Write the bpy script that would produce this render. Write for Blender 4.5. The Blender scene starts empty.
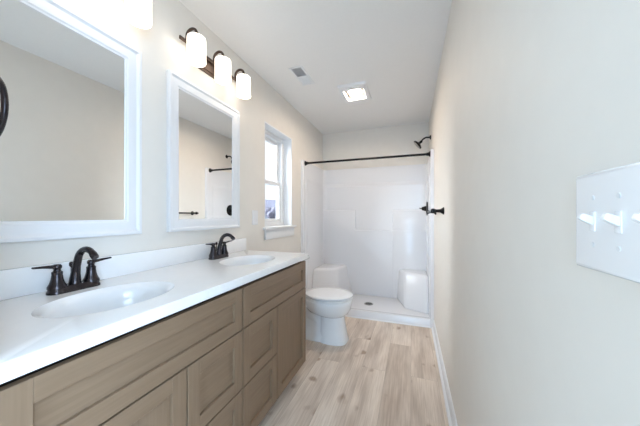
import bpy, bmesh, math, random
from mathutils import Vector, Matrix

scene = bpy.context.scene
C = scene.collection
PI = math.pi

# ------------------------------------------------------------------ camera
F_PX, YAW, CAM_H = 255.6, 0.3416, 1.175
cam_data = bpy.data.cameras.new('camera')
cam = bpy.data.objects.new('camera', cam_data)
C.objects.link(cam)
cam.location = (0, 0, CAM_H)
cam.rotation_euler = (PI / 2, 0, YAW)
cam_data.sensor_width = 36.0
cam_data.lens = 36.0 * F_PX / 640.0
cam_data.shift_y = 2.9 / 640.0
cam_data.clip_start = 0.02
scene.camera = cam

# ------------------------------------------------------------------ light and exposure
def s2l(r, g, b):
    f = lambda c: (c / 255) / 12.92 if c / 255 <= 0.04045 else ((c / 255 + 0.055) / 1.055) ** 2.4
    return (f(r), f(g), f(b), 1.0)

world = bpy.data.worlds.new('overcast_sky')
scene.world = world
world.use_nodes = True
wn = world.node_tree.nodes
wn['Background'].inputs['Color'].default_value = (0.90, 0.95, 1.0, 1)
wn['Background'].inputs['Strength'].default_value = 1.0

def area(name, loc, rot, sx, sy, watts, col):
    l = bpy.data.lights.new(name, 'AREA')
    l.shape = 'RECTANGLE'
    l.size, l.size_y, l.energy, l.color = sx, sy, watts, col
    o = bpy.data.objects.new(name, l)
    C.objects.link(o)
    o.location = loc
    o.rotation_euler = rot
    return o

# added fill lights in an unseen bedroom, standing in for doorway daylight:
# one straight behind the camera, one towards the bedroom's right-hand wall
area('bedroom_daylight_fill', (0.0, -1.90, 1.30), (PI / 2, 0, 0), 0.40, 1.9, 25.0, (0.42, 0.68, 1.0))
area('bedroom_side_fill', (1.75, -1.00, 1.40), (PI / 2, 0, math.radians(58)), 1.40, 1.7, 74.0, (0.53, 0.74, 1.0))
# soft hazy sun falling through the bathroom window
sl = bpy.data.lights.new('hazy_sun', 'SUN')
sl.energy, sl.angle, sl.color = 17.0, math.radians(75), (0.90, 0.95, 1.0)
so = bpy.data.objects.new('hazy_sun', sl)
C.objects.link(so)
so.rotation_euler = Vector((0.85, 0.25, -0.24)).to_track_quat('-Z', 'Y').to_euler()
# the sky is sampled through the bathroom window
p = area('window_portal', (-1.50, 2.36, 1.57), (0, -PI / 2, 0), 1.0, 0.58, 1.0, (1, 1, 1))
p.data.cycles.is_portal = True

vs = scene.view_settings
scene.display_settings.display_device = 'sRGB'
vs.view_transform = 'Standard'
vs.look = 'None'
vs.gamma = 1.0
vs.use_curve_mapping = False
vs.exposure = 0.52

# ------------------------------------------------------------------ materials
def mat(name, rgb, rough=0.5, metal=0.0, spec=0.5, coat=0.0):
    m = bpy.data.materials.new(name)
    m.use_nodes = True
    b = m.node_tree.nodes['Principled BSDF']
    b.inputs['Base Color'].default_value = s2l(*rgb)
    b.inputs['Roughness'].default_value = rough
    b.inputs['Metallic'].default_value = metal
    b.inputs['Specular IOR Level'].default_value = spec
    b.inputs['Coat Weight'].default_value = coat
    return m

def noise_tint(m, rgb1, rgb2, scale, stretch=(1, 1, 1), detail=4, bump=0.0, lo=0.3, hi=0.7):
    nt = m.node_tree
    N, L = nt.nodes, nt.links
    b = N['Principled BSDF']
    tc = N.new('ShaderNodeTexCoord')
    mp = N.new('ShaderNodeMapping')
    mp.inputs['Scale'].default_value = stretch
    nz = N.new('ShaderNodeTexNoise')
    nz.inputs['Scale'].default_value = scale
    nz.inputs['Detail'].default_value = detail
    cr = N.new('ShaderNodeValToRGB')
    cr.color_ramp.elements[0].position, cr.color_ramp.elements[1].position = lo, hi
    cr.color_ramp.elements[0].color = s2l(*rgb1)
    cr.color_ramp.elements[1].color = s2l(*rgb2)
    L.new(tc.outputs['Object'], mp.inputs['Vector'])
    L.new(mp.outputs['Vector'], nz.inputs['Vector'])
    L.new(nz.outputs['Fac'], cr.inputs['Fac'])
    L.new(cr.outputs['Color'], b.inputs['Base Color'])
    if bump:
        bp = N.new('ShaderNodeBump')
        bp.inputs['Strength'].default_value = bump
        bp.inputs['Distance'].default_value = 0.002
        L.new(nz.outputs['Fac'], bp.inputs['Height'])
        L.new(bp.outputs['Normal'], b.inputs['Normal'])
    return m

def emitter(name, rgb, strength, base=(250, 245, 238), rough=0.3):
    m = mat(name, base, rough)
    b = m.node_tree.nodes['Principled BSDF']
    b.inputs['Emission Color'].default_value = (*rgb, 1)
    b.inputs['Emission Strength'].default_value = strength
    return m

M = {}
M['wall'] = noise_tint(mat('greige_wall_paint', (236, 231, 223), 0.6, spec=0.3), (235, 230, 222), (237, 232, 224), 12)
M['ceiling'] = noise_tint(mat('ceiling_paint', (243, 242, 240), 0.8, spec=0.2), (242, 241, 239), (244, 243, 241), 90, bump=0.06)
M['trim'] = mat('white_trim_paint', (238, 239, 240), 0.35)
M['frame'] = mat('white_mirror_frame_paint', (238, 239, 241), 0.3)
M['vinyl'] = mat('white_window_vinyl', (238, 239, 240), 0.35)
M['plastic'] = mat('white_switch_plastic', (246, 246, 247), 0.25)
M['counter'] = noise_tint(mat('white_counter_stone', (247, 247, 247), 0.16), (246, 246, 246), (248, 248, 248), 25)
M['basin'] = mat('white_basin_glaze', (243, 244, 245), 0.12)
M['porcelain'] = mat('white_porcelain', (242, 244, 246), 0.07, coat=0.3)
M['seatplastic'] = mat('white_seat_plastic', (243, 244, 246), 0.2)
M['acrylic'] = mat('white_shower_acrylic', (236, 236, 238), 0.22, coat=0.15)
M['bronze'] = noise_tint(mat('dark_bronze_metal', (60, 57, 61), 0.25, 0.8), (54, 51, 55), (68, 63, 65), 40)
M['black'] = mat('matte_black_metal', (26, 25, 25), 0.35, 0.6)
M['lampmetal'] = mat('brushed_bronze_lamp_metal', (88, 74, 66), 0.38, 0.7)
M['steel'] = mat('drain_steel', (150, 150, 150), 0.3, 0.9)
M['chrome'] = mat('polished_chrome', (215, 215, 218), 0.1, 1.0)
M['dark'] = mat('dark_gap', (30, 26, 24), 0.8)
M['grille'] = mat('grey_vent_interior_and_louvre_shade', (214, 214, 216), 0.7)
M['screw'] = mat('white_screw_paint', (225, 227, 229), 0.3)
M['reflector'] = mat('grey_fan_reflector', (150, 146, 140), 0.35, 0.5)
M['shade'] = emitter('lit_opal_glass', (1.0, 0.89, 0.76), 1.9)
M['lens'] = emitter('lit_fan_lens', (1.0, 0.82, 0.66), 125.0)
def grain(name, stretch):
    return noise_tint(mat(name, (134, 111, 89), 0.45, spec=0.35), (130, 107, 85), (139, 116, 94), 1.0, stretch, 6, 0.04)
M['wood_v'] = grain('taupe_oak_vertical_grain', (90, 90, 5))
M['wood_h'] = grain('taupe_oak_horizontal_grain', (90, 5, 90))
M['carcass'] = mat('gap_shade_brown', (58, 46, 38), 0.7)  # face frame coloured nearly black to paint shade into the gaps between fronts
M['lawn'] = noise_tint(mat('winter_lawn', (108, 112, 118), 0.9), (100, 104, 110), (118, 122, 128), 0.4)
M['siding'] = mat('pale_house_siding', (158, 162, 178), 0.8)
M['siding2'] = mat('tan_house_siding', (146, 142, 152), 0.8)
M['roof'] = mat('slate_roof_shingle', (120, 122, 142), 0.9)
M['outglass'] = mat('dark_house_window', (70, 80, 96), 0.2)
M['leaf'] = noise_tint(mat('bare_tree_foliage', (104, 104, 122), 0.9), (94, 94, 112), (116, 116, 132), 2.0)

def mirror_mat():
    m = mat('mirror_silver', (248, 250, 250), 0.0, 1.0)
    return m
M['mirror'] = mirror_mat()

def glass_mat():
    m = bpy.data.materials.new('clear_window_glass')
    m.use_nodes = True
    N, L = m.node_tree.nodes, m.node_tree.links
    N.remove(N['Principled BSDF'])
    t = N.new('ShaderNodeBsdfTransparent')
    t.inputs['Color'].default_value = (0.95, 0.97, 0.98, 1)
    g = N.new('ShaderNodeBsdfGlossy')
    g.inputs['Roughness'].default_value = 0.02
    mx = N.new('ShaderNodeMixShader')
    mx.inputs[0].default_value = 0.05
    L.new(t.outputs[0], mx.inputs[1])
    L.new(g.outputs[0], mx.inputs[2])
    L.new(mx.outputs[0], N['Material Output'].inputs['Surface'])
    return m
M['glass'] = glass_mat()

def floor_mat():
    m = mat('light_oak_plank_floor', (200, 186, 168), 0.42, spec=0.4)
    nt = m.node_tree
    N, L = nt.nodes, nt.links
    b = N['Principled BSDF']
    tc = N.new('ShaderNodeTexCoord')
    sep = N.new('ShaderNodeSeparateXYZ')
    L.new(tc.outputs['Object'], sep.inputs[0])
    cmb = N.new('ShaderNodeCombineXYZ')           # planks run along the room
    L.new(sep.outputs['Y'], cmb.inputs['X'])
    L.new(sep.outputs['X'], cmb.inputs['Y'])
    br = N.new('ShaderNodeTexBrick')
    br.offset = 0.37
    br.offset_frequency = 2
    br.inputs['Scale'].default_value = 1.0
    br.inputs['Brick Width'].default_value = 1.22
    br.inputs['Row Height'].default_value = 0.18
    br.inputs['Mortar Size'].default_value = 0.0012
    br.inputs['Mortar Smooth'].default_value = 0.3
    br.inputs['Bias'].default_value = 0.0
    br.inputs['Color1'].default_value = (0, 0, 0, 1)
    br.inputs['Color2'].default_value = (1, 1, 1, 1)
    br.inputs['Mortar'].default_value = (0.5, 0.5, 0.5, 1)
    L.new(cmb.outputs[0], br.inputs['Vector'])
    # shift the grain plank by plank
    sc = N.new('ShaderNodeVectorMath'); sc.operation = 'SCALE'
    L.new(br.outputs['Color'], sc.inputs[0]); sc.inputs['Scale'].default_value = 37.0
    ad = N.new('ShaderNodeVectorMath'); ad.operation = 'ADD'
    L.new(tc.outputs['Object'], ad.inputs[0]); L.new(sc.outputs[0], ad.inputs[1])
    def noise(scale, stretch, detail):
        mp = N.new('ShaderNodeMapping'); mp.inputs['Scale'].default_value = stretch
        L.new(ad.outputs[0], mp.inputs['Vector'])
        nz = N.new('ShaderNodeTexNoise'); nz.inputs['Scale'].default_value = scale
        nz.inputs['Detail'].default_value = detail
        L.new(mp.outputs[0], nz.inputs['Vector'])
        return nz
    def ramp(src, p0, c0, p1, c1):
        r = N.new('ShaderNodeValToRGB')
        r.color_ramp.elements[0].position, r.color_ramp.elements[0].color = p0, c0
        r.color_ramp.elements[1].position, r.color_ramp.elements[1].color = p1, c1
        L.new(src, r.inputs['Fac'])
        return r
    def mix(kind, fac, a, bb):
        x = N.new('ShaderNodeMix'); x.data_type = 'RGBA'; x.blend_type = kind
        x.inputs['Factor'].default_value = fac
        L.new(a, x.inputs['A']); L.new(bb, x.inputs['B'])
        return x
    base = ramp(br.outputs['Color'], 0.0, s2l(237, 222, 206), 1.0, s2l(246, 233, 219))
    cloud = ramp(noise(1.0, (9, 1.6, 1), 3).outputs['Fac'], 0.32, s2l(220, 214, 210), 0.62, (1, 1, 1, 1))
    fine = ramp(noise(1.0, (130, 5, 1), 5).outputs['Fac'], 0.3, s2l(232, 227, 222), 0.65, (1, 1, 1, 1))
    knot = ramp(noise(1.0, (11, 6.5, 1), 1).outputs['Fac'], 0.24, s2l(205, 190, 178), 0.33, (1, 1, 1, 1))
    x = mix('MULTIPLY', 1.0, base.outputs['Color'], cloud.outputs['Color'])
    x = mix('MULTIPLY', 1.0, x.outputs['Result'], fine.outputs['Color'])
    x = mix('MULTIPLY', 1.0, x.outputs['Result'], knot.outputs['Color'])
    seam = N.new('ShaderNodeMix'); seam.data_type = 'RGBA'
    L.new(br.outputs['Fac'], seam.inputs['Factor'])
    L.new(x.outputs['Result'], seam.inputs['A'])
    seam.inputs['B'].default_value = s2l(190, 174, 158)
    L.new(seam.outputs['Result'], b.inputs['Base Color'])
    return m
M['floor'] = floor_mat()

# ------------------------------------------------------------------ mesh helpers
class MB:
    def __init__(self):
        self.bm = bmesh.new()
    def _add(self, fn):
        t = bmesh.new()
        fn(t)
        me = bpy.data.meshes.new('tmp')
        t.to_mesh(me); t.free()
        self.bm.from_mesh(me)
        bpy.data.meshes.remove(me)
        return self
    def box(self, x0, x1, y0, y1, z0, z1, bev=0.0, seg=2, mi=0, mtx=None):
        def fn(t):
            bmesh.ops.create_cube(t, size=1)
            bmesh.ops.scale(t, vec=(x1 - x0, y1 - y0, z1 - z0), verts=t.verts)
            bmesh.ops.translate(t, vec=((x0 + x1) / 2, (y0 + y1) / 2, (z0 + z1) / 2), verts=t.verts)
            if bev:
                bmesh.ops.bevel(t, geom=t.edges[:], offset=bev, segments=seg, profile=0.5, affect='EDGES', clamp_overlap=True)
            if mtx: bmesh.ops.transform(t, matrix=mtx, verts=t.verts)
            for f in t.faces: f.material_index = mi
        return self._add(fn)
    def loft(self, rings, cap0=True, cap1=True, closed=True, mi=0, mtx=None):
        def fn(t):
            vr = [[t.verts.new(p) for p in r] for r in rings]
            n = len(vr[0])
            for a, b in zip(vr[:-1], vr[1:]):
                for i in range(n if closed else n - 1):
                    j = (i + 1) % n
                    try: t.faces.new((a[i], a[j], b[j], b[i]))
                    except ValueError: pass
            if cap0: t.faces.new(list(reversed(vr[0])))
            if cap1: t.faces.new(vr[-1])
            if mtx: bmesh.ops.transform(t, matrix=mtx, verts=t.verts)
            bmesh.ops.recalc_face_normals(t, faces=t.faces)
            for f in t.faces: f.material_index = mi
        return self._add(fn)
    def lathe(self, prof, n=32, mtx=None, cap0=True, cap1=True, sx=1, sy=1, mi=0):
        rings = [[(max(r, 1e-5) * math.cos(2 * PI * i / n) * sx, max(r, 1e-5) * math.sin(2 * PI * i / n) * sy, z) for i in range(n)] for r, z in prof]
        return self.loft(rings, cap0, cap1, True, mi, mtx)
    def tube(self, pts, radii, n=12, flat=None, mtx=None, mi=0):
        pts = [Vector(p) for p in pts]
        if not hasattr(radii, '__len__'): radii = [radii] * len(pts)
        rings = []
        tan0 = (pts[1] - pts[0]).normalized()
        up = Vector((0, 0, 1)) if abs(tan0.z) < 0.9 else Vector((0, 1, 0))
        nrm = (up - tan0 * up.dot(tan0)).normalized()
        for i, p in enumerate(pts):
            if i == 0: tg = tan0
            elif i == len(pts) - 1: tg = (pts[-1] - pts[-2]).normalized()
            else: tg = ((pts[i] - pts[i - 1]).normalized() + (pts[i + 1] - pts[i]).normalized()).normalized()
            nrm = (nrm - tg * nrm.dot(tg)).normalized()
            bn = tg.cross(nrm)
            fl = flat[i] if flat else 1.0
            rings.append([p + nrm * (radii[i] * fl * math.cos(2 * PI * k / n)) + bn * (radii[i] * math.sin(2 * PI * k / n)) for k in range(n)])
        return self.loft(rings, True, True, True, mi, mtx)
    def prism(self, poly, z0, z1, bev=0.0, seg=2, top=None, mi=0, mtx=None):
        """poly in xy; top: another polygon with as many points"""
        top = top or poly
        def fn(t):
            a = [t.verts.new((x, y, z0)) for x, y in poly]
            b = [t.verts.new((x, y, z1)) for x, y in top]
            n = len(a)
            for i in range(n):
                j = (i + 1) % n
                t.faces.new((a[i], a[j], b[j], b[i]))
            t.faces.new(list(reversed(a))); t.faces.new(b)
            bmesh.ops.recalc_face_normals(t, faces=t.faces)
            if bev:
                bmesh.ops.bevel(t, geom=t.edges[:], offset=bev, segments=seg, profile=0.5, affect='EDGES', clamp_overlap=True)
            if mtx: bmesh.ops.transform(t, matrix=mtx, verts=t.verts)
            for f in t.faces: f.material_index = mi
        return self._add(fn)
    def build(self, name, mats, parent=None, ang=38):
        bm = self.bm
        for f in bm.faces: f.smooth = True
        for e in bm.edges:
            if len(e.link_faces) == 2:
                if e.calc_face_angle(0) > math.radians(ang): e.smooth = False
        me = bpy.data.meshes.new(name)
        bm.to_mesh(me); bm.free()
        for mm in (mats if isinstance(mats, (list, tuple)) else [mats]): me.materials.append(mm)
        o = bpy.data.objects.new(name, me)
        C.objects.link(o)
        if parent: o.parent = parent
        return o

def thing(name, label, cat, loc=(0, 0, 0), rz=0, group=None):
    o = bpy.data.objects.new(name, None)
    o.empty_display_size = 0.05
    C.objects.link(o)
    o.location = loc
    o.rotation_euler = (0, 0, rz)
    o['label'] = label; o['category'] = cat
    if group: o['group'] = group
    return o

def tag(o, label, cat, group=None):
    o['label'] = label; o['category'] = cat
    if group: o['group'] = group
    return o

def struct(o):
    o['kind'] = 'structure'
    return o

def dup(root, loc, label=None, rz=None):
    def rec(o, par):
        c = o.copy(); C.objects.link(c)
        if par: c.parent = par
        for ch in [x for x in scene.objects if x.parent == o]: rec(ch, c)
        return c
    r = rec(root, None)
    r.location = loc
    if rz is not None: r.rotation_euler[2] = rz
    if label: r['label'] = label
    return r

def T(x, y, z): return Matrix.Translation((x, y, z))
def R(a, ax): return Matrix.Rotation(a, 4, ax)

# ------------------------------------------------------------------ room shell
XL, XR, YB, H = -1.284, 0.2278, 3.735, 2.44
YN = 0.24                                   # face of the short wall at the vanity's near end
WY0, WY1, WZ0, WZ1 = 2.07, 2.65, 1.064, 2.06  # window opening
WT = 0.18

struct(MB().box(XL - WT, XR + 2.0, -2.12, YB + 0.12, -0.10, 0.0).build('floor', M['floor']))
struct(MB().box(XL - WT, XR + 2.0, -2.12, YB + 0.12, H, H + 0.10).build('ceiling', M['ceiling']))
w = MB()
w.box(XL - WT, XL, YN - 0.12, WY0, 0, H).box(XL - WT, XL, WY1, YB + 0.12, 0, H)
w.box(XL - WT, XL, WY0, WY1, 0, WZ0).box(XL - WT, XL, WY0, WY1, WZ1, H)
struct(w.build('wall_left', M['wall']))
struct(MB().box(XR, XR + 0.12, YN - 0.12, YB + 0.12, 0, H).build('wall_right', M['wall']))
struct(MB().box(XL, XR, YB, YB + 0.12, 0, H).build('wall_back', M['wall']))
w = MB().box(XL, -0.735, YN - 0.12, YN, 0, H).box(-0.735, XR, YN - 0.12, YN, 2.08, H)
struct(w.build('wall_front', M['wall']))

m = MB().box(XL - WT, XR + 2.0, -2.12, -2.0, 0, H).box(XL - WT, XL - WT + 0.06, -2.0, YN - 0.12, 0, H)
m.box(XR + 1.94, XR + 2.0, -2.0, YN, 0, H).box(XR + 0.12, XR + 1.94, YN - 0.12, YN, 0, H)
struct(m.build('wall_bedroom_unseen', M['wall']))  # unseen bedroom shell, added to bring in daylight and close out the sky

def baseboard(name, x_wall, sgn, y0, y1):
    # profile in (distance from the wall, height)
    pr = [(0, 0), (0.027, 0), (0.026, 0.010), (0.020, 0.017), (0.013, 0.020), (0.013, 0.078), (0.010, 0.088), (0.005, 0.095), (0, 0.095)]
    rings = [[(x_wall + sgn * u, y, v) for u, v in pr] for y in (y0, y1)]
    struct(MB().loft(rings).build(name, M['trim']))
baseboard('baseboard_right', XR, -1, 0.26, 2.915)
baseboard('baseboard_left', XL, 1, 1.78, 2.875)

# window: white jamb lining, vinyl frame, two sashes, stool and apron
win = bpy.data.objects.new('window_1', None); C.objects.link(win); struct(win)
win.location = (XL, (WY0 + WY1) / 2, WZ0)
hw, hh = (WY1 - WY0) / 2, WZ1 - WZ0
j = MB()
j.box(-0.10, 0.0, hw - 0.012, hw - 0.0005, 0.0, hh - 0.0005).box(-0.10, 0.0, -hw + 0.0005, -hw + 0.012, 0.0, hh - 0.0005)
j.box(-0.10, 0.0, -hw + 0.012, hw - 0.012, hh - 0.012, hh - 0.0005)
j.build('window_jamb', M['trim'], win)
f = MB()
fw = 0.045
f.box(-0.175, -0.10, hw - 0.012 - fw, hw - 0.012, 0, hh - 0.012, 0.003).box(-0.175, -0.10, -hw + 0.012, -hw + 0.012 + fw, 0, hh - 0.012, 0.003)
f.box(-0.175, -0.10, -hw + 0.012 + fw, hw - 0.012 - fw, hh - 0.012 - fw, hh - 0.012, 0.003).box(-0.175, -0.10, -hw + 0.012 + fw, hw - 0.012 - fw, 0.0, fw, 0.003)
f.build('window_frame', M['vinyl'], win)
def sash(name, x0, x1, z0, z1, rail):
    a, b = -hw + 0.012 + fw, hw - 0.012 - fw
    m = MB()
    m.box(x0, x1, a, a + rail, z0, z1, 0.003).box(x0, x1, b - rail, b, z0, z1, 0.003)
    m.box(x0, x1, a + rail, b - rail, z0, z0 + rail, 0.003).box(x0, x1, a + rail, b - rail, z1 - rail, z1, 0.003)
    s = m.build(name, M['vinyl'], win)
    xm = (x0 + x1) / 2
    MB().box(xm - 0.002, xm + 0.002, a + rail, b - rail, z0 + rail, z1 - rail).build('window_pane', M['glass'], s)
    return s
mid = 0.465
sash('lower_sash', -0.140, -0.112, fw, mid + 0.018, 0.036)
sash('upper_sash', -0.172, -0.144, mid - 0.018, hh - 0.012 - fw, 0.036)
MB().box(-0.10, 0.035, -hw - 0.03, hw + 0.055, -0.018, 0.005, 0.004).build('window_sill', M['trim'], win)
MB().box(0.0, 0.016, -hw - 0.004, hw + 0.03, -0.112, -0.018, 0.003).build('window_apron', M['trim'], win)

# ------------------------------------------------------------------ outdoors seen through the window
struct(MB().box(-90, XL - WT - 0.3, -20, 110, -0.6, -0.5).build('ground', M['lawn']))
def house(loc, rz, w_, d_, h_, rh, wallm, label):
    t = thing('neighbour_house', label, 'house', loc, rz)
    MB().box(-w_ / 2, w_ / 2, -d_ / 2, d_ / 2, 0, h_).build('wall', wallm, t)
    r = MB()
    e = 0.35
    r.loft([[(x, -d_ / 2 - e, h_ - 0.05), (x, d_ / 2 + e, h_ - 0.05), (x, 0, h_ + rh)] for x in (-w_ / 2 - e, w_ / 2 + e)])
    r.build('roof', M['roof'], t)
    for k in range(3):
        x = (-0.3 + 0.3 * k) * w_
        wd = MB().box(x - 0.55, x + 0.55, -d_ / 2 - 0.05, -d_ / 2 + 0.02, 0.9, 2.2).build('window', M['trim'], t)
        MB().box(x - 0.45, x + 0.45, -d_ / 2 - 0.07, -d_ / 2 - 0.04, 1.0, 2.1).build('pane', M['outglass'], wd)
house((-22.0, 38.0, -0.5), 0.5, 12, 8, 2.8, 1.6, M['siding'], 'pale low house with slate roof far outside the window')
house((-33.0, 52.0, -0.5), 0.6, 12, 8, 3.2, 2.2, M['siding2'], 'tan house farther off behind the pale one outside the window')
random.seed(4)
for k, (x, y, s_, lab) in enumerate([(-15.5, 27.0, 1.6, 'low grey shrub tree nearest the window outdoors'),
                                  (-40.0, 40.0, 3.4, 'tall grey tree beside the pale house outdoors')]):
    t = thing('bare_tree', lab, 'tree', (x, y, -0.5))
    MB().tube([(0, 0, 0), (0.03, 0, s_ * 0.7), (0, 0.02, s_ * 1.2)], [0.12, 0.09, 0.04], 8).build('trunk', M['leaf'], t)
    cr = MB()
    for q in range(14):
        a = random.random() * 2 * PI
        rr = random.random() * s_ * 0.55
        sz = s_ * (0.22 + 0.2 * random.random())
        def fn(tb, a=a, rr=rr, sz=sz):
            bmesh.ops.create_icosphere(tb, subdivisions=2, radius=sz)
            for v in tb.verts: v.co *= 0.85 + 0.3 * random.random()
            bmesh.ops.translate(tb, vec=(rr * math.cos(a), rr * math.sin(a), s_ * (0.9 + 0.5 * random.random())), verts=tb.verts)
        cr._add(fn)
    cr.build('crown', M['leaf'], t)

# ------------------------------------------------------------------ shower stall
SY0 = 2.92
sh = thing('shower_stall', 'glossy white one piece shower stall with moulded shelves and two corner seats', 'shower', (0, 0, 0))
xi0, xi1, yi = XL + 0.030, XR - 0.030, YB - 0.035
def arc(cx, cy, r, a0, a1, n=8):
    return [(cx + r * math.cos(a0 + (a1 - a0) * i / n), cy + r * math.sin(a0 + (a1 - a0) * i / n)) for i in range(n + 1)]
rc = 0.055
G = 0.001
inner = [(xi0, SY0 - 0.02)] + arc(xi0 + rc, yi - rc, rc, PI, PI / 2) + arc(xi1 - rc, yi - rc, rc, PI / 2, 0) + [(xi1, SY0 - 0.02)]
outer = [(XR - G, SY0 - 0.02), (XR - G, YB - G), (XL + G, YB - G), (XL + G, SY0 - 0.02)]
MB().prism(inner + outer, 0.05, 1.87).build('wall_panel', M['acrylic'], sh, 30)
# lower skin of the three walls stands a little proud, ending in a ledge under the top band
st = 0.020
xs0, xs1, ys = xi0 + 0.006, xi1 - 0.006, yi - st
rs = 0.06
in2 = [(xs0, SY0 + 0.10)] + arc(xs0 + rs, ys - rs, rs, PI, PI / 2) + arc(xs1 - rs, ys - rs, rs, PI / 2, 0) + [(xs1, SY0 + 0.10)]
out2 = [(xi1 + 0.004, SY0 + 0.10), (xi1 + 0.004, yi + 0.004), (xi0 - 0.004, yi + 0.004), (xi0 - 0.004, SY0 + 0.10)]
top2 = [(x, y) for x, y in in2]
in3 = [(xi0, SY0 + 0.10)] + arc(xi0 + rs, yi - rs, rs, PI, PI / 2) + arc(xi1 - rs, yi - rs, rs, PI / 2, 0) + [(xi1, SY0 + 0.10)]
MB().prism(in2 + out2, 0.04, 1.60).prism(in2 + out2, 1.60, 1.65, top=in3 + out2).build('lower_wall_skin', M['acrylic'], sh, 30)
# front flange columns and head of the unit
for a, b in ((XL + G, XL + 0.033), (XR - 0.033, XR - G)):
    MB().box(a, b, SY0 - 0.016, SY0 + 0.03, 0.0, 1.872, 0.007, 3).build('front_flange', M['acrylic'], sh)
# stepped shelves moulded in the back wall
yb2 = ys - 0.030
m = MB()
def xz_prism(mb, poly, y0, y1, bev):
    # polygon in (x, z), extruded along y
    mb.prism([(x, z) for x, z in poly], -y1, -y0, bev, 3, mtx=R(PI / 2, 'X'))
xz_prism(m, [(xs0 - 0.004, 0.035), (xs1 + 0.004, 0.035), (xs1 + 0.004, 1.262), (-0.245, 1.262), (-0.245, 0.974), (-0.755, 0.974), (-0.755, 1.262), (xs0 - 0.004, 1.262)], yb2, yi + 0.004, 0.018)
m.build('back_shelf', M['acrylic'], sh)
MB().box(-0.235, xs1 + 0.002, yb2 - 0.008, yb2 + 0.02, 0.035, 0.974, 0.0075, 3).build('shelf_step', M['acrylic'], sh)
# corner seats, flaring towards the pan
def seat(top, bot):
    m = MB().prism(bot, 0.035, 0.46, 0.035, 5, top=top)
    m.build('corner_seat', M['acrylic'], sh)
seat([(xi0, 3.23), (-0.95, 3.38), (-0.87, yi), (xi0, yi)], [(xi0, 3.12), (-0.90, 3.28), (-0.79, yi), (xi0, yi)])
seat([(xi1, 3.30), (xi1, yi), (-0.17, yi), (-0.085, 3.425)], [(xi1, 3.15), (xi1, yi), (-0.20, yi), (-0.075, 3.27)])
# pan with a raised front curb
m = MB().box(XL + G, XR - G, SY0 + 0.05, YB - G, 0.0, 0.047, 0.004)
cp = [(SY0, 0.001), (SY0 + 0.004, 0.070), (SY0 + 0.016, 0.084), (SY0 + 0.060, 0.084), (SY0 + 0.085, 0.074), (SY0 + 0.11, 0.047), (SY0 + 0.11, 0.001)]
m.loft([[(x, y, z) for y, z in cp] for x in (XL + G, XR - G)])
m.build('shower_pan', M['acrylic'], sh)
dr = MB().lathe([(0.058, 0.045), (0.058, 0.0495), (0.050, 0.051), (0.0, 0.051)], 36, T(-0.51, 3.30, 0)).build('drain', M['steel'], sh)
g = MB()
for k in range(-3, 4):
    hl = math.sqrt(max(0.043 ** 2 - (k * 0.012) ** 2, 0))
    g.box(-0.51 - hl, -0.51 + hl, 3.30 + k * 0.012 - 0.003, 3.30 + k * 0.012 + 0.003, 0.0508, 0.0516)
g.build('drain_slot', M['dark'], dr)
cap = MB().loft([[(x, SY0 - a, b) for a, b in [(0, 0.0005), (0.012, 0.0005), (0.011, 0.006), (0.007, 0.010), (0, 0.012)]] for x in (XL + 0.045, XR - 0.028)])
struct(cap.build('trim_1', M['trim']))

# curtain rod
rod = thing('shower_curtain_rod', 'straight black shower curtain rod spanning the stall opening', 'curtain rod', (0, 2.965, 1.836))
ra, rb = XL + 0.031, XR - 0.031
MB().tube([(ra + 0.02, 0, 0), (rb - 0.02, 0, 0)], 0.0125, 16).build('rod', M['black'], rod)
for x, s_ in ((ra, 1), (rb, -1)):
    MB().lathe([(0.030, 0.0), (0.030, 0.008), (0.024, 0.014), (0.018, 0.022), (0.017, 0.040), (0.0, 0.040)], 24, T(x, 0, 0) @ R(s_ * PI / 2, 'Y')).build('rod_flange', M['black'], rod)

# shower head
hd = thing('wall_shower', 'black shower head on bent arm high on right wall', 'shower head', (XR, 3.36, 2.125))
MB().lathe([(0.028, 0.0), (0.028, 0.004), (0.016, 0.014), (0.0, 0.014)], 24, R(-PI / 2, 'Y')).build('flange', M['black'], hd)
ap = [(-0.005, 0, 0), (-0.05, 0, 0.004), (-0.072, 0, -0.004), (-0.094, 0, -0.020), (-0.112, 0, -0.046)]
MB().tube(ap, 0.0095, 12).build('shower_arm', M['black'], hd)
HM = T(-0.110, 0, -0.043) @ R(math.radians(180 + 50), 'Y')
MB().lathe([(0.013, -0.012), (0.016, 0.0), (0.016, 0.012), (0.013, 0.018), (0.020, 0.026), (0.056, 0.042), (0.062, 0.048), (0.062, 0.060), (0.056, 0.062), (0.0, 0.062)], 32, HM).build('spray_head', M['black'], hd)
MB().lathe([(0.050, 0.0615), (0.050, 0.0645), (0.0, 0.0645)], 32, HM).build('spray_face', M['reflector'], hd)

# valve trim
va = thing('shower_valve', 'black round shower valve plate with lever on stall wall', 'valve', (xs1 + 0.001, 3.40, 1.265))
MB().lathe([(0.086, 0.0), (0.086, 0.009), (0.081, 0.013), (0.036, 0.016), (0.0, 0.016)], 40, R(-PI / 2, 'Y')).build('valve_plate', M['black'], va)
MB().lathe([(0.034, 0.010), (0.030, 0.030), (0.024, 0.050), (0.019, 0.066), (0.0, 0.068)], 24, R(-PI / 2, 'Y')).build('valve_hub', M['black'], va)
MB().tube([(-0.058, 0, 0), (-0.075, -0.02, 0.0), (-0.088, -0.055, 0.002), (-0.092, -0.085, 0.004)], [0.010, 0.008, 0.0065, 0.005], 12).build('valve_lever', M['black'], va)

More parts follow.
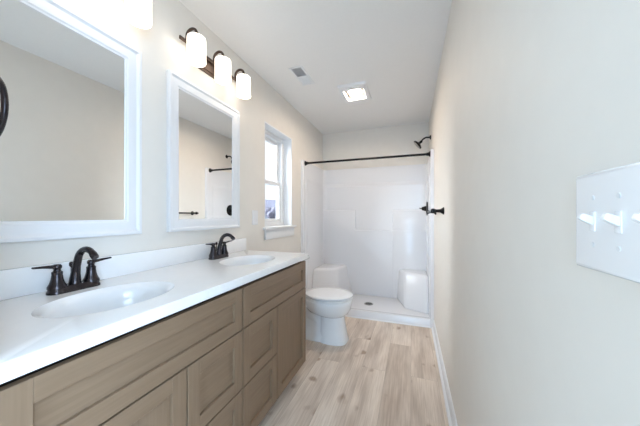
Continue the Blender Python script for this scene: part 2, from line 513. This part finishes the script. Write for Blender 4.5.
# towel bar on the right wall
tb = thing('towel_bar', 'black towel bar on right wall just before the shower', 'towel bar', (XR, 2.37, 1.212))
for y in (-0.305, 0.305):
    p = MB().lathe([(0.027, 0.0), (0.027, 0.005), (0.021, 0.012), (0.013, 0.024), (0.011, 0.05), (0.014, 0.060), (0.018, 0.066), (0.018, 0.080), (0.012, 0.088), (0.0, 0.089)], 24, T(0, y, 0) @ R(-PI / 2, 'Y'))
    p.build('bar_post', M['black'], tb)
MB().tube([(-0.072, -0.335, 0), (-0.072, 0.335, 0)], 0.0095, 14).build('bar', M['black'], tb)

# ------------------------------------------------------------------ vanity cabinets
XF = -0.739                                   # face of the door and drawer fronts
FT = 0.020
ZT = 0.8965                                   # countertop
def front(name, y0, y1, z0, z1, parent, kind):
    """five-piece shaker front, in cabinet coordinates (x = XF at the face)"""
    x0, x1, fr = XF - FT, XF, 0.055
    m = MB()
    b = 0.0012
    m.box(x0, x1, y0, y0 + fr, z0, z1, b, 1, 0).box(x0, x1, y1 - fr, y1, z0, z1, b, 1, 0)
    m.box(x0, x1 - 0.0002, y0 + fr, y1 - fr, z0, z0 + fr, b, 1, 1).box(x0, x1 - 0.0002, y0 + fr, y1 - fr, z1 - fr, z1, b, 1, 1)
    o = m.build(name, [M['wood_v'], M['wood_h']], parent, 25)
    MB().box(x0 + 0.002, x1 - 0.012, y0 + fr - 0.004, y1 - fr + 0.004, z0 + fr - 0.004, z1 - fr + 0.004).build('centre_panel', M['wood_v'] if kind == 'door' else M['wood_h'], o)
    return o
def cabinet(y0, y1, flip, label):
    t = thing('vanity_cabinet', label, 'cabinet', (0, 0, 0), 0, 'vanity cabinets')
    c = MB()
    e0, e1 = (0.016, 0.050) if flip else (0.050, 0.016)
    c.box(XL + 0.002, XF - FT - e0, y0 + 0.001, y0 + 0.019, 0.09, 0.858).box(XL + 0.002, XF - FT - e1, y1 - 0.019, y1 - 0.001, 0.09, 0.858)
    c.box(XL + 0.002, XF - FT - 0.003, y0 + 0.019, y1 - 0.019, 0.09, 0.108).box(XL + 0.002, XL + 0.014, y0 + 0.019, y1 - 0.019, 0.108, 0.858)
    c.build('cabinet_body', M['wood_v'], t)
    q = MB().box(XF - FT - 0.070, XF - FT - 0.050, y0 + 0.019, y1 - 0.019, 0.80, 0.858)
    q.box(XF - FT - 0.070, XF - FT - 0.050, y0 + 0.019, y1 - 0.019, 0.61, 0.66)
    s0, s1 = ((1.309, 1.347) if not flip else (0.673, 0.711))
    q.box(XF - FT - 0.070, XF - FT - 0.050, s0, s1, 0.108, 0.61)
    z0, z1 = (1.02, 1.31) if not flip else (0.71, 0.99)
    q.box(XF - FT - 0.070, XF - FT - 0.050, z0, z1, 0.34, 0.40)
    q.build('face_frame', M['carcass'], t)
    MB().box(XL + 0.02, XF - 0.075, y0 + 0.002, y1 - 0.002, 0.0, 0.09).build('toe_kick', M['wood_h'], t)
    gp = 0.0033
    ya, yb = (1.329, 0.69)
    top = front('false_drawer_front', y0 + gp, y1 - gp, 0.648, 0.839, t, 'drawer')
    if not flip: dy, oy = (y0 + gp, ya - gp), (ya + gp, y1 - gp)
    else: dy, oy = (yb + gp, y1 - gp), (y0 + gp, yb - gp)
    front('drawer_front', dy[0], dy[1], 0.373, 0.642, t, 'drawer')
    front('drawer_front', dy[0], dy[1], 0.096, 0.367, t, 'drawer')
    front('cabinet_door', oy[0], oy[1], 0.096, 0.642, t, 'door')
    return t
YM = 1.006
VY1 = 1.764
cabinet(YN + 0.003, YM - 0.001, True, 'taupe shaker vanity cabinet nearest the camera under the first sink')
cabinet(YM + 0.001, VY1 - 0.001, False, 'taupe shaker vanity cabinet beside the toilet under the far sink')

# countertop with two moulded bowls
ct = thing('vanity_countertop', 'long white double sink vanity top with backsplash on taupe cabinets', 'countertop', (0, 0, 0))
CX0, CX1, CY0, CY1 = XL + 0.001, -0.7252, YN + 0.001, VY1
SX, SA, SB = -0.972, 0.152, 0.200             # bowl centre x, half depth, half width
SINKS = (0.60, 1.378)
def slab():
    bm = bmesh.new()
    bv = 0.004
    zt, zb = ZT, ZT - 0.0375
    tx1, ty1 = CX1 - bv, CY1 - bv
    nn = 72
    spans = [(CY0, YM), (YM, ty1)]
    def ring_pts(cy, y0, y1):
        angs = sorted([2 * PI * i / nn for i in range(nn)] + [math.atan2(yy - cy, xx - SX) % (2 * PI) for xx in (CX0, tx1) for yy in (y0, y1)])
        E, Rr = [], []
        for a in angs:
            ca, sa = math.cos(a), math.sin(a)
            k = 1 / math.sqrt((ca / SA) ** 2 + (sa / SB) ** 2)
            E.append((SX + k * ca, cy + k * sa))
            ts = []
            if ca > 1e-9: ts.append((tx1 - SX) / ca)
            if ca < -1e-9: ts.append((CX0 - SX) / ca)
            if sa > 1e-9: ts.append((y1 - cy) / sa)
            if sa < -1e-9: ts.append((y0 - cy) / sa)
            tt = min(ts)
            Rr.append((SX + tt * ca, cy + tt * sa))
        return E, Rr
    for cy, (y0, y1) in zip(SINKS, spans):
        E, Rr = ring_pts(cy, y0, y1)
        ev = [bm.verts.new((x, y, zt)) for x, y in E]
        rv = [bm.verts.new((x, y, zt)) for x, y in Rr]
        n = len(ev)
        for i in range(n):
            k = (i + 1) % n
            bm.faces.new((ev[i], rv[i], rv[k], ev[k]))
    # rounded front and far-end edges, underside
    def strip(pa, pb):
        for a, b in zip(pa[:-1], pa[1:]): pass
    arcp = [(bv * math.sin(t), -bv + bv * math.cos(t)) for t in (0, PI / 6, PI / 3, PI / 2)]
    prof = [(o_, zt + dz) for o_, dz in arcp] + [(bv, zb)]
    rows = []
    for o_, z in prof:
        rows.append([bm.verts.new((tx1 + o_, CY0, z)), bm.verts.new((tx1 + o_, ty1 + o_, z)), bm.verts.new((CX0, ty1 + o_, z))])
    for a, b in zip(rows[:-1], rows[1:]):
        for i in range(2): bm.faces.new((a[i], b[i], b[i + 1], a[i + 1]))
    l = rows[-1]
    c = bm.verts.new((CX0, CY0, zb))
    # underside rim only, the bowls hang below it
    bi = CX1 - 0.03
    v1, v2 = bm.verts.new((bi, CY0, zb)), bm.verts.new((bi, CY1 - 0.012, zb))
    v3 = bm.verts.new((CX0, CY1 - 0.012, zb))
    bm.faces.new((l[0], v1, v2, l[1])); bm.faces.new((l[1], v2, v3, l[2]))
    bm.verts.remove(c)
    bmesh.ops.remove_doubles(bm, verts=bm.verts, dist=1e-5)
    bmesh.ops.recalc_face_normals(bm, faces=bm.faces)
    if sum(f.normal.z * f.calc_area() for f in bm.faces if abs(f.normal.z) > 0.9) < 0:
        bmesh.ops.reverse_faces(bm, faces=bm.faces)
    m = MB(); m.bm.free(); m.bm = bm
    return m
slab().build('counter_slab', M['counter'], ct, 25)
MB().box(XL + 0.001, XL + 0.020, CY0, CY1, ZT + 0.0002, ZT + 0.099, 0.003).build('backsplash', M['counter'], ct)
for cy in SINKS:
    pr = [(1.0, 0.0), (0.985, -0.003), (0.955, -0.007), (0.915, -0.011), (0.875, -0.017), (0.845, -0.028), (0.82, -0.050), (0.78, -0.085), (0.66, -0.112), (0.45, -0.128), (0.2, -0.134), (0.12, -0.135)]
    n = 72
    rings = [[(SX + SA * k * math.cos(2 * PI * i / n), cy + SB * k * math.sin(2 * PI * i / n), ZT + dz) for i in range(n)] for k, dz in pr]
    bo = MB().loft(rings, False, True).build('sink_bowl', M['basin'], ct, 60)
    MB().lathe([(0.024, -0.1345), (0.024, -0.132), (0.017, -0.1315), (0.015, -0.127), (0.0, -0.125)], 24, T(SX, cy, ZT)).build('sink_drain', M['bronze'], bo)

# ------------------------------------------------------------------ faucets
def faucet(label, loc):
    t = thing('bathroom_faucet', label, 'faucet', loc, 0, 'bronze two handle faucets')
    def stad(L_, W_, z, n=10):
        pts = []
        for i in range(n + 1): a = -PI / 2 + PI * i / n; pts.append((W_ * math.sin(a + PI / 2) * 0 + W_ * math.sin(a), 0, z))
        pts = []
        for i in range(n + 1):
            a = PI * i / n
            pts.append((W_ * math.cos(a), L_ + W_ * math.sin(a), z))
        for i in range(n + 1):
            a = PI + PI * i / n
            pts.append((W_ * math.cos(a), -L_ + W_ * math.sin(a), z))
        return pts
    MB().loft([stad(0.053, 0.0275, 0), stad(0.053, 0.0275, 0.007), stad(0.053, 0.025, 0.011), stad(0.052, 0.024, 0.019), stad(0.051, 0.021, 0.024)]).build('base_plate', M['bronze'], t)
    for s_ in (-1, 1):
        h = MB().lathe([(0.0265, 0.018), (0.0262, 0.026), (0.021, 0.036), (0.0165, 0.052), (0.0145, 0.068), (0.0150, 0.072), (0.0150, 0.077), (0.0110, 0.080), (0.0095, 0.086), (0.0125, 0.090), (0.0130, 0.098), (0.0095, 0.104), (0.0, 0.105)], 24, T(0, s_ * 0.052, 0)).build('handle_body', M['bronze'], t)
        y = s_ * 0.052
        MB().tube([(0.0, y, 0.096), (0.002, y + s_ * 0.020, 0.098), (0.005, y + s_ * 0.040, 0.101), (0.008, y + s_ * 0.066, 0.103)], [0.0075, 0.0075, 0.0085, 0.0075], 12, [1, 0.8, 0.55, 0.45]).build('lever', M['bronze'], h)
    pts, rad = [(0, 0, 0.018), (0, 0, 0.030), (0.003, 0, 0.060), (0.009, 0, 0.090)], [0.0200, 0.0180, 0.0145, 0.0125]
    R0, cx, cz = 0.053, 0.069, 0.102
    for i in range(0, 11):
        a = PI * 0.94 - (PI * 0.72) * i / 10
        pts.append((cx + R0 * math.cos(a), 0, cz + R0 * math.sin(a)))
        rad.append(0.0120 - 0.0018 * i / 10)
    MB().tube(pts, rad, 20).build('spout', M['bronze'], t)
    e = Vector(pts[-1]); dvec = (e - Vector(pts[-2])).normalized()
    MB().tube([e - dvec * 0.008, e + dvec * 0.010, e + dvec * 0.014], [0.0115, 0.0120, 0.0102], 20).build('aerator', M['bronze'], t)
    MB().tube([(-0.021, 0, 0.018), (-0.021, 0, 0.086)], 0.003, 8).lathe([(0.004, 0.084), (0.0075, 0.090), (0.0075, 0.100), (0.004, 0.104), (0, 0.1045)], 16, T(-0.021, 0, 0)).build('lift_rod', M['bronze'], t)
    return t
fau = faucet('dark bronze two handle faucet at the near sink under the large mirror', (-1.200, 0.602, ZT))
dup(fau, (-1.200, 1.374, ZT), 'dark bronze two handle faucet at the far sink by the window')

# ------------------------------------------------------------------ mirrors
MW, MZ0, MZ1 = 0.620, 1.085, 1.990
def mirror(label, y0):
    t = thing('framed_mirror', label, 'mirror', (XL + 0.0005, y0, MZ0), 0, 'white framed vanity mirrors')
    Hm = MZ1 - MZ0
    pr = [(0, 0), (0, 0.020), (0.003, 0.024), (0.014, 0.024), (0.018, 0.020), (0.024, 0.016), (0.052, 0.016), (0.060, 0.014), (0.065, 0.010), (0.072, 0.009), (0.072, 0.0)]
    rings = []
    for cyy, czz in ((0, 0), (1, 0), (1, 1), (0, 1), (0, 0)):
        rings.append([(hgt, (u if cyy == 0 else MW - u), (u if czz == 0 else Hm - u)) for u, hgt in pr])
    bmr = MB().loft(rings, False, False, True)
    bmesh.ops.remove_doubles(bmr.bm, verts=bmr.bm.verts, dist=1e-6)
    bmesh.ops.recalc_face_normals(bmr.bm, faces=bmr.bm.faces)
    bmr.build('mirror_frame', M['frame'], t, 20)
    MB().box(0.001, 0.006, 0.066, MW - 0.066, 0.066, Hm - 0.066).build('mirror_glass', M['mirror'], t)
    return t
mi = mirror('white framed rectangular mirror above the near sink, cut off by the picture edge', 0.283)
dup(mi, (XL + 0.0005, 1.056, MZ0), 'whole white framed rectangular mirror above the far sink')

# ------------------------------------------------------------------ vanity lights
def sconce(label, y):
    t = thing('vanity_light', label, 'wall light', (XL, y, 2.10), 0, 'three shade vanity lights')
    MB().box(0.0005, 0.016, -0.105, 0.105, 0.020, 0.135, 0.004).box(0.014, 0.024, -0.092, 0.092, 0.033, 0.122, 0.004).build('backplate', M['lampmetal'], t)
    MB().box(0.030, 0.042, -0.272, 0.272, 0.092, 0.112, 0.003).box(0.020, 0.034, -0.02, 0.02, 0.094, 0.110).build('crossbar', M['lampmetal'], t)
    for k in (-1, 0, 1):
        yy = k * 0.222
        pts = [(0.036, yy, 0.100), (0.037, yy, 0.125)]
        for i in range(0, 13):
            a = PI - PI * i / 12
            pts.append((0.0745 + 0.0365 * math.cos(a), yy, 0.135 + 0.034 * math.sin(a)))
        pts.append((0.111, yy, 0.118))
        MB().tube(pts, 0.0085, 12).build('lamp_arm', M['lampmetal'], t)
        MB().lathe([(0.0, 0.124), (0.018, 0.124), (0.030, 0.119), (0.034, 0.110), (0.025, 0.108), (0.025, 0.085), (0.0, 0.085)], 28, T(0.111, yy, 0)).build('shade_fitter', M['lampmetal'], t)
        MB().lathe([(0.026, 0.110), (0.046, 0.109), (0.050, 0.105), (0.0505, 0.095), (0.0510, -0.030), (0.0495, -0.034), (0.0465, -0.030), (0.0465, 0.098), (0.026, 0.104)], 40, T(0.111, yy, 0), False, False).build('lamp_shade', M['shade'], t, 50)
    return t
sc1 = sconce('bronze three shade vanity light above the near mirror, one shade in view', 0.602)
dup(sc1, (XL, 1.381, 2.10), 'bronze three shade vanity light above the far mirror, all shades in view')

# ------------------------------------------------------------------ ceiling fan light and vent
fx, fy = -0.535, 2.575
fa = thing('ceiling_fan_light', 'square white exhaust fan with lit lens in the ceiling', 'fan light', (fx, fy, H))
m = MB()
ho = [(0.140, 0.180, 0.0), (0.140, 0.180, -0.010), (0.132, 0.172, -0.024), (0.100, 0.110, -0.034), (0.097, 0.107, -0.030), (0.094, 0.104, -0.006)]
m.loft([[(-a, -b, z), (a, -b, z), (a, b, z), (-a, b, z)] for a, b, z in ho], False, False)
m.build('fan_grille', M['trim'], fa)
MB().box(-0.0955, 0.0955, -0.1055, 0.1055, -0.007, -0.0005).build('reflector_panel', M['reflector'], fa)
MB().loft([[(a * math.copysign(abs(math.cos(t)) ** 0.6, math.cos(t)), b * math.copysign(abs(math.sin(t)) ** 0.6, math.sin(t)), z) for t in [2 * PI * i / 40 for i in range(40)]] for a, b, z in ((0.058, 0.066, -0.006), (0.058, 0.066, -0.014), (0.048, 0.056, -0.018))]).build('light_lens', M['lens'], fa)

ve = thing('ceiling_vent', 'small white ceiling register with louvres part greyed as shade near the left wall', 'vent', (-0.925, 2.125, H))
m = MB()
vx, vy, bw = 0.062, 0.155, 0.018
m.box(-vx, vx, -vy, -vy + bw, -0.006, -0.0005, 0.002).box(-vx, vx, vy - bw, vy, -0.006, -0.0005, 0.002)
m.box(-vx, -vx + bw, -vy + bw, vy - bw, -0.006, -0.0005, 0.002).box(vx - bw, vx, -vy + bw, vy - bw, -0.006, -0.0005, 0.002)
m.box(-vx + bw, vx - bw, -0.006, 0.006, -0.006, -0.0005)
m.build('vent_frame', M['trim'], ve)
MB().box(-vx + 0.004, vx - 0.004, -vy + 0.004, vy - 0.004, -0.0025, -0.0004).build('vent_duct', M['grille'], ve)
for k in range(7):
    for s_ in (-1, 1):
        yy = s_ * (0.018 + k * 0.018)
        if abs(yy) > vy - bw - 0.004: continue
        MB().box(-vx + bw, vx - bw, -0.008, 0.008, -0.0006, 0.0006, mtx=T(0, yy, -0.0065) @ R(-s_ * math.radians(38), 'X')).build('louvre', M['trim' if s_ > 0 else 'grille'], ve)  # near bank painted greyer for the dark seen between its louvres

# ------------------------------------------------------------------ toilet (faces the room)
to = thing('toilet', 'white two piece toilet with closed lid between vanity and shower', 'toilet', (-0.91, 2.345, 0))
def egg(cx, af, ab, b, z, n=48, p=1.0):
    """egg outline: af reaches to the front (+x), ab to the back"""
    out = []
    for i in range(n):
        t = 2 * PI * i / n
        c, s = math.cos(t), math.sin(t)
        out.append((cx + (af if c > 0 else ab) * math.copysign(abs(c) ** p, c), b * math.copysign(abs(s) ** p, s), z))
    return out
bowl = [egg(0.20, 0.090, 0.12, 0.085, 0.225), egg(0.20, 0.125, 0.17, 0.112, 0.238), egg(0.19, 0.165, 0.23, 0.142, 0.262), egg(0.18, 0.197, 0.25, 0.167, 0.30),
        egg(0.175, 0.214, 0.26, 0.181, 0.345), egg(0.175, 0.219, 0.26, 0.185, 0.375), egg(0.175, 0.215, 0.258, 0.181, 0.388), egg(0.175, 0.205, 0.25, 0.172, 0.392)]
MB().loft(bowl).build('bowl', M['porcelain'], to, 60)
ped = [egg(0.225, 0.128, 0.150, 0.126, 0.0, p=0.72), egg(0.225, 0.126, 0.148, 0.124, 0.012, p=0.72), egg(0.222, 0.118, 0.138, 0.114, 0.06, p=0.75),
       egg(0.218, 0.108, 0.126, 0.106, 0.14, p=0.78), egg(0.212, 0.104, 0.120, 0.102, 0.22, p=0.82), egg(0.208, 0.110, 0.125, 0.106, 0.26)]
MB().loft(ped).build('pedestal', M['porcelain'], to, 60)
MB().loft([egg(0.02, 0.20, 0.30, 0.108, 0.0, p=0.6), egg(0.02, 0.20, 0.30, 0.106, 0.050, p=0.6), egg(0.02, 0.19, 0.28, 0.078, 0.085, p=0.6), egg(0.02, 0.18, 0.24, 0.055, 0.20, p=0.6), egg(0.02, 0.18, 0.22, 0.055, 0.32, p=0.6)]).build('foot', M['porcelain'], to, 60)
MB().tube([(0.16, 0, 0.16), (0.09, 0, 0.135), (0.02, 0, 0.19), (-0.05, 0, 0.245), (-0.12, 0, 0.22), (-0.16, 0, 0.12), (-0.165, 0, 0.04)], [0.062, 0.064, 0.064, 0.066, 0.066, 0.062, 0.062], 20).build('trapway', M['porcelain'], to, 60)
MB().box(-0.30, 0.0, -0.12, 0.12, 0.30, 0.392, 0.03, 4).build('tank_deck', M['porcelain'], to)
MB().loft([egg(0.172, 0.205, 0.225, 0.170, 0.3925), egg(0.172, 0.207, 0.227, 0.172, 0.3965), egg(0.172, 0.226, 0.24, 0.190, 0.398), egg(0.172, 0.226, 0.24, 0.190, 0.408), egg(0.172, 0.221, 0.235, 0.185, 0.412)]).build('seat', M['seatplastic'], to, 50)
MB().loft([egg(0.170, 0.200, 0.220, 0.164, 0.4125), egg(0.170, 0.203, 0.222, 0.167, 0.4205), egg(0.170, 0.229, 0.24, 0.192, 0.4215), egg(0.170, 0.230, 0.24, 0.193, 0.430), egg(0.170, 0.222, 0.235, 0.186, 0.437), egg(0.170, 0.17, 0.18, 0.14, 0.4415), egg(0.170, 0.05, 0.05, 0.04, 0.443)]).build('lid', M['seatplastic'], to, 50)
for y in (-0.075, 0.075):
    MB().tube([(-0.075, y - 0.02, 0.412), (-0.075, y + 0.02, 0.412)], 0.014, 12).build('hinge', M['seatplastic'], to)
tk = MB()
tk.loft([[(x, y, z) for x, y in arc(-0.155 - i_, 0.185 - i_ + w_, 0.03, 0, PI / 2) + arc(-0.305, 0.185 - i_ + w_, 0.03, PI / 2, PI) + arc(-0.305, -0.185 + i_ - w_, 0.03, PI, 3 * PI / 2) + arc(-0.155 - i_, -0.185 + i_ - w_, 0.03, 3 * PI / 2, 2 * PI)]
         for z, i_, w_ in ((0.394, 0.02, 0), (0.42, 0.008, 0), (0.60, 0.0, 0), (0.715, 0.0, 0.002))])
tk.build('tank', M['porcelain'], to)
MB().box(-0.342, -0.118, -0.228, 0.228, 0.7155, 0.748, 0.010, 3).build('tank_lid', M['porcelain'], to)
MB().lathe([(0.013, 0), (0.013, 0.012), (0, 0.013)], 16, T(-0.125, -0.15, 0.66) @ R(PI / 2, 'Y')).tube([(-0.117, -0.15, 0.66), (-0.113, -0.12, 0.655), (-0.113, -0.08, 0.65)], [0.006, 0.006, 0.005], 10).build('flush_lever', M['chrome'], to)
for s_ in (-1, 1):
    MB().lathe([(0.014, 0.034), (0.014, 0.048), (0.008, 0.056), (0, 0.057)], 16, T(-0.03, s_ * 0.088, 0)).build('bolt_cap', M['seatplastic'], to)

# ------------------------------------------------------------------ towel ring on the short wall
tr = thing('towel_ring', 'dark towel ring at the left edge in front of the near mirror', 'towel ring', (-0.957, YN, 1.524))
MB().lathe([(0.026, 0.0), (0.026, 0.005), (0.019, 0.012), (0.012, 0.024), (0.011, 0.052), (0.015, 0.060), (0.015, 0.078), (0.009, 0.084), (0.0, 0.085)], 24, R(-PI / 2, 'X')).build('ring_post', M['bronze'], tr)
m = MB()
ring = []
for i in range(49):
    a = 2 * PI * i / 48
    ring.append((0.080 * math.sin(a), 0.070, -0.092 + 0.080 * math.cos(a)))
m.tube(ring, 0.0062, 12)
m.build('ring', M['bronze'], tr)

# ------------------------------------------------------------------ wall plates
tp = thing('toggle_switch_plate', 'white toggle switch plate close by on the right wall', 'light switch', (XR, 0, 1.168))
PY1, PY0 = 0.4685, 0.4685 - 0.212
m = MB()
m.loft([[(-d_, PY0 + i_, -0.0635 + i_), (-d_, PY1 - i_, -0.0635 + i_), (-d_, PY1 - i_, 0.0635 - i_), (-d_, PY0 + i_, 0.0635 - i_)] for d_, i_ in ((0.0003, 0.0), (0.003, 0.0), (0.0055, 0.002), (0.0065, 0.006))])
m.build('cover_plate', M['plastic'], tp, 60)
for k in range(4):
    y = 0.4290 - 0.0440 * k
    c = MB().box(-0.0078, -0.004, y - 0.0055, y + 0.0055, -0.0125, 0.0125, 0.0008).build('toggle_collar', M['plastic'], tp)
    RT = T(-0.0065, y, 0.0) @ R(math.radians(-63), 'Y')
    MB().loft([[(-a, -b, z), (a, -b, z), (a, b, z), (-a, b, z)] for a, b, z in ((0.0048, 0.0042, 0.0), (0.0044, 0.0040, 0.009), (0.0038, 0.0036, 0.0140), (0.0026, 0.003, 0.0152))], mtx=RT).build('toggle', M['plastic'], tp)
    for z in (-0.0302, 0.0302):
        MB().lathe([(0.0032, 0.004), (0.0032, 0.0072), (0.0, 0.0074)], 14, T(0, y, z) @ R(-PI / 2, 'Y')).build('screw', M['screw'], tp)

rp = thing('wall_plate', 'small white wall plate between far mirror and window', 'light switch', (XL, 1.914, 1.160))
m = MB()
m.loft([[(d_, -0.041 + i_, -0.063 + i_), (d_, 0.041 - i_, -0.063 + i_), (d_, 0.041 - i_, 0.063 - i_), (d_, -0.041 + i_, 0.063 - i_)] for d_, i_ in ((0.0003, 0.0), (0.003, 0.0), (0.0055, 0.003))])
m.build('cover_plate', M['plastic'], rp)
MB().box(0.0045, 0.0075, -0.0165, 0.0165, -0.033, 0.033, 0.001, mtx=R(math.radians(1.5), 'Y')).build('rocker', M['plastic'], rp)
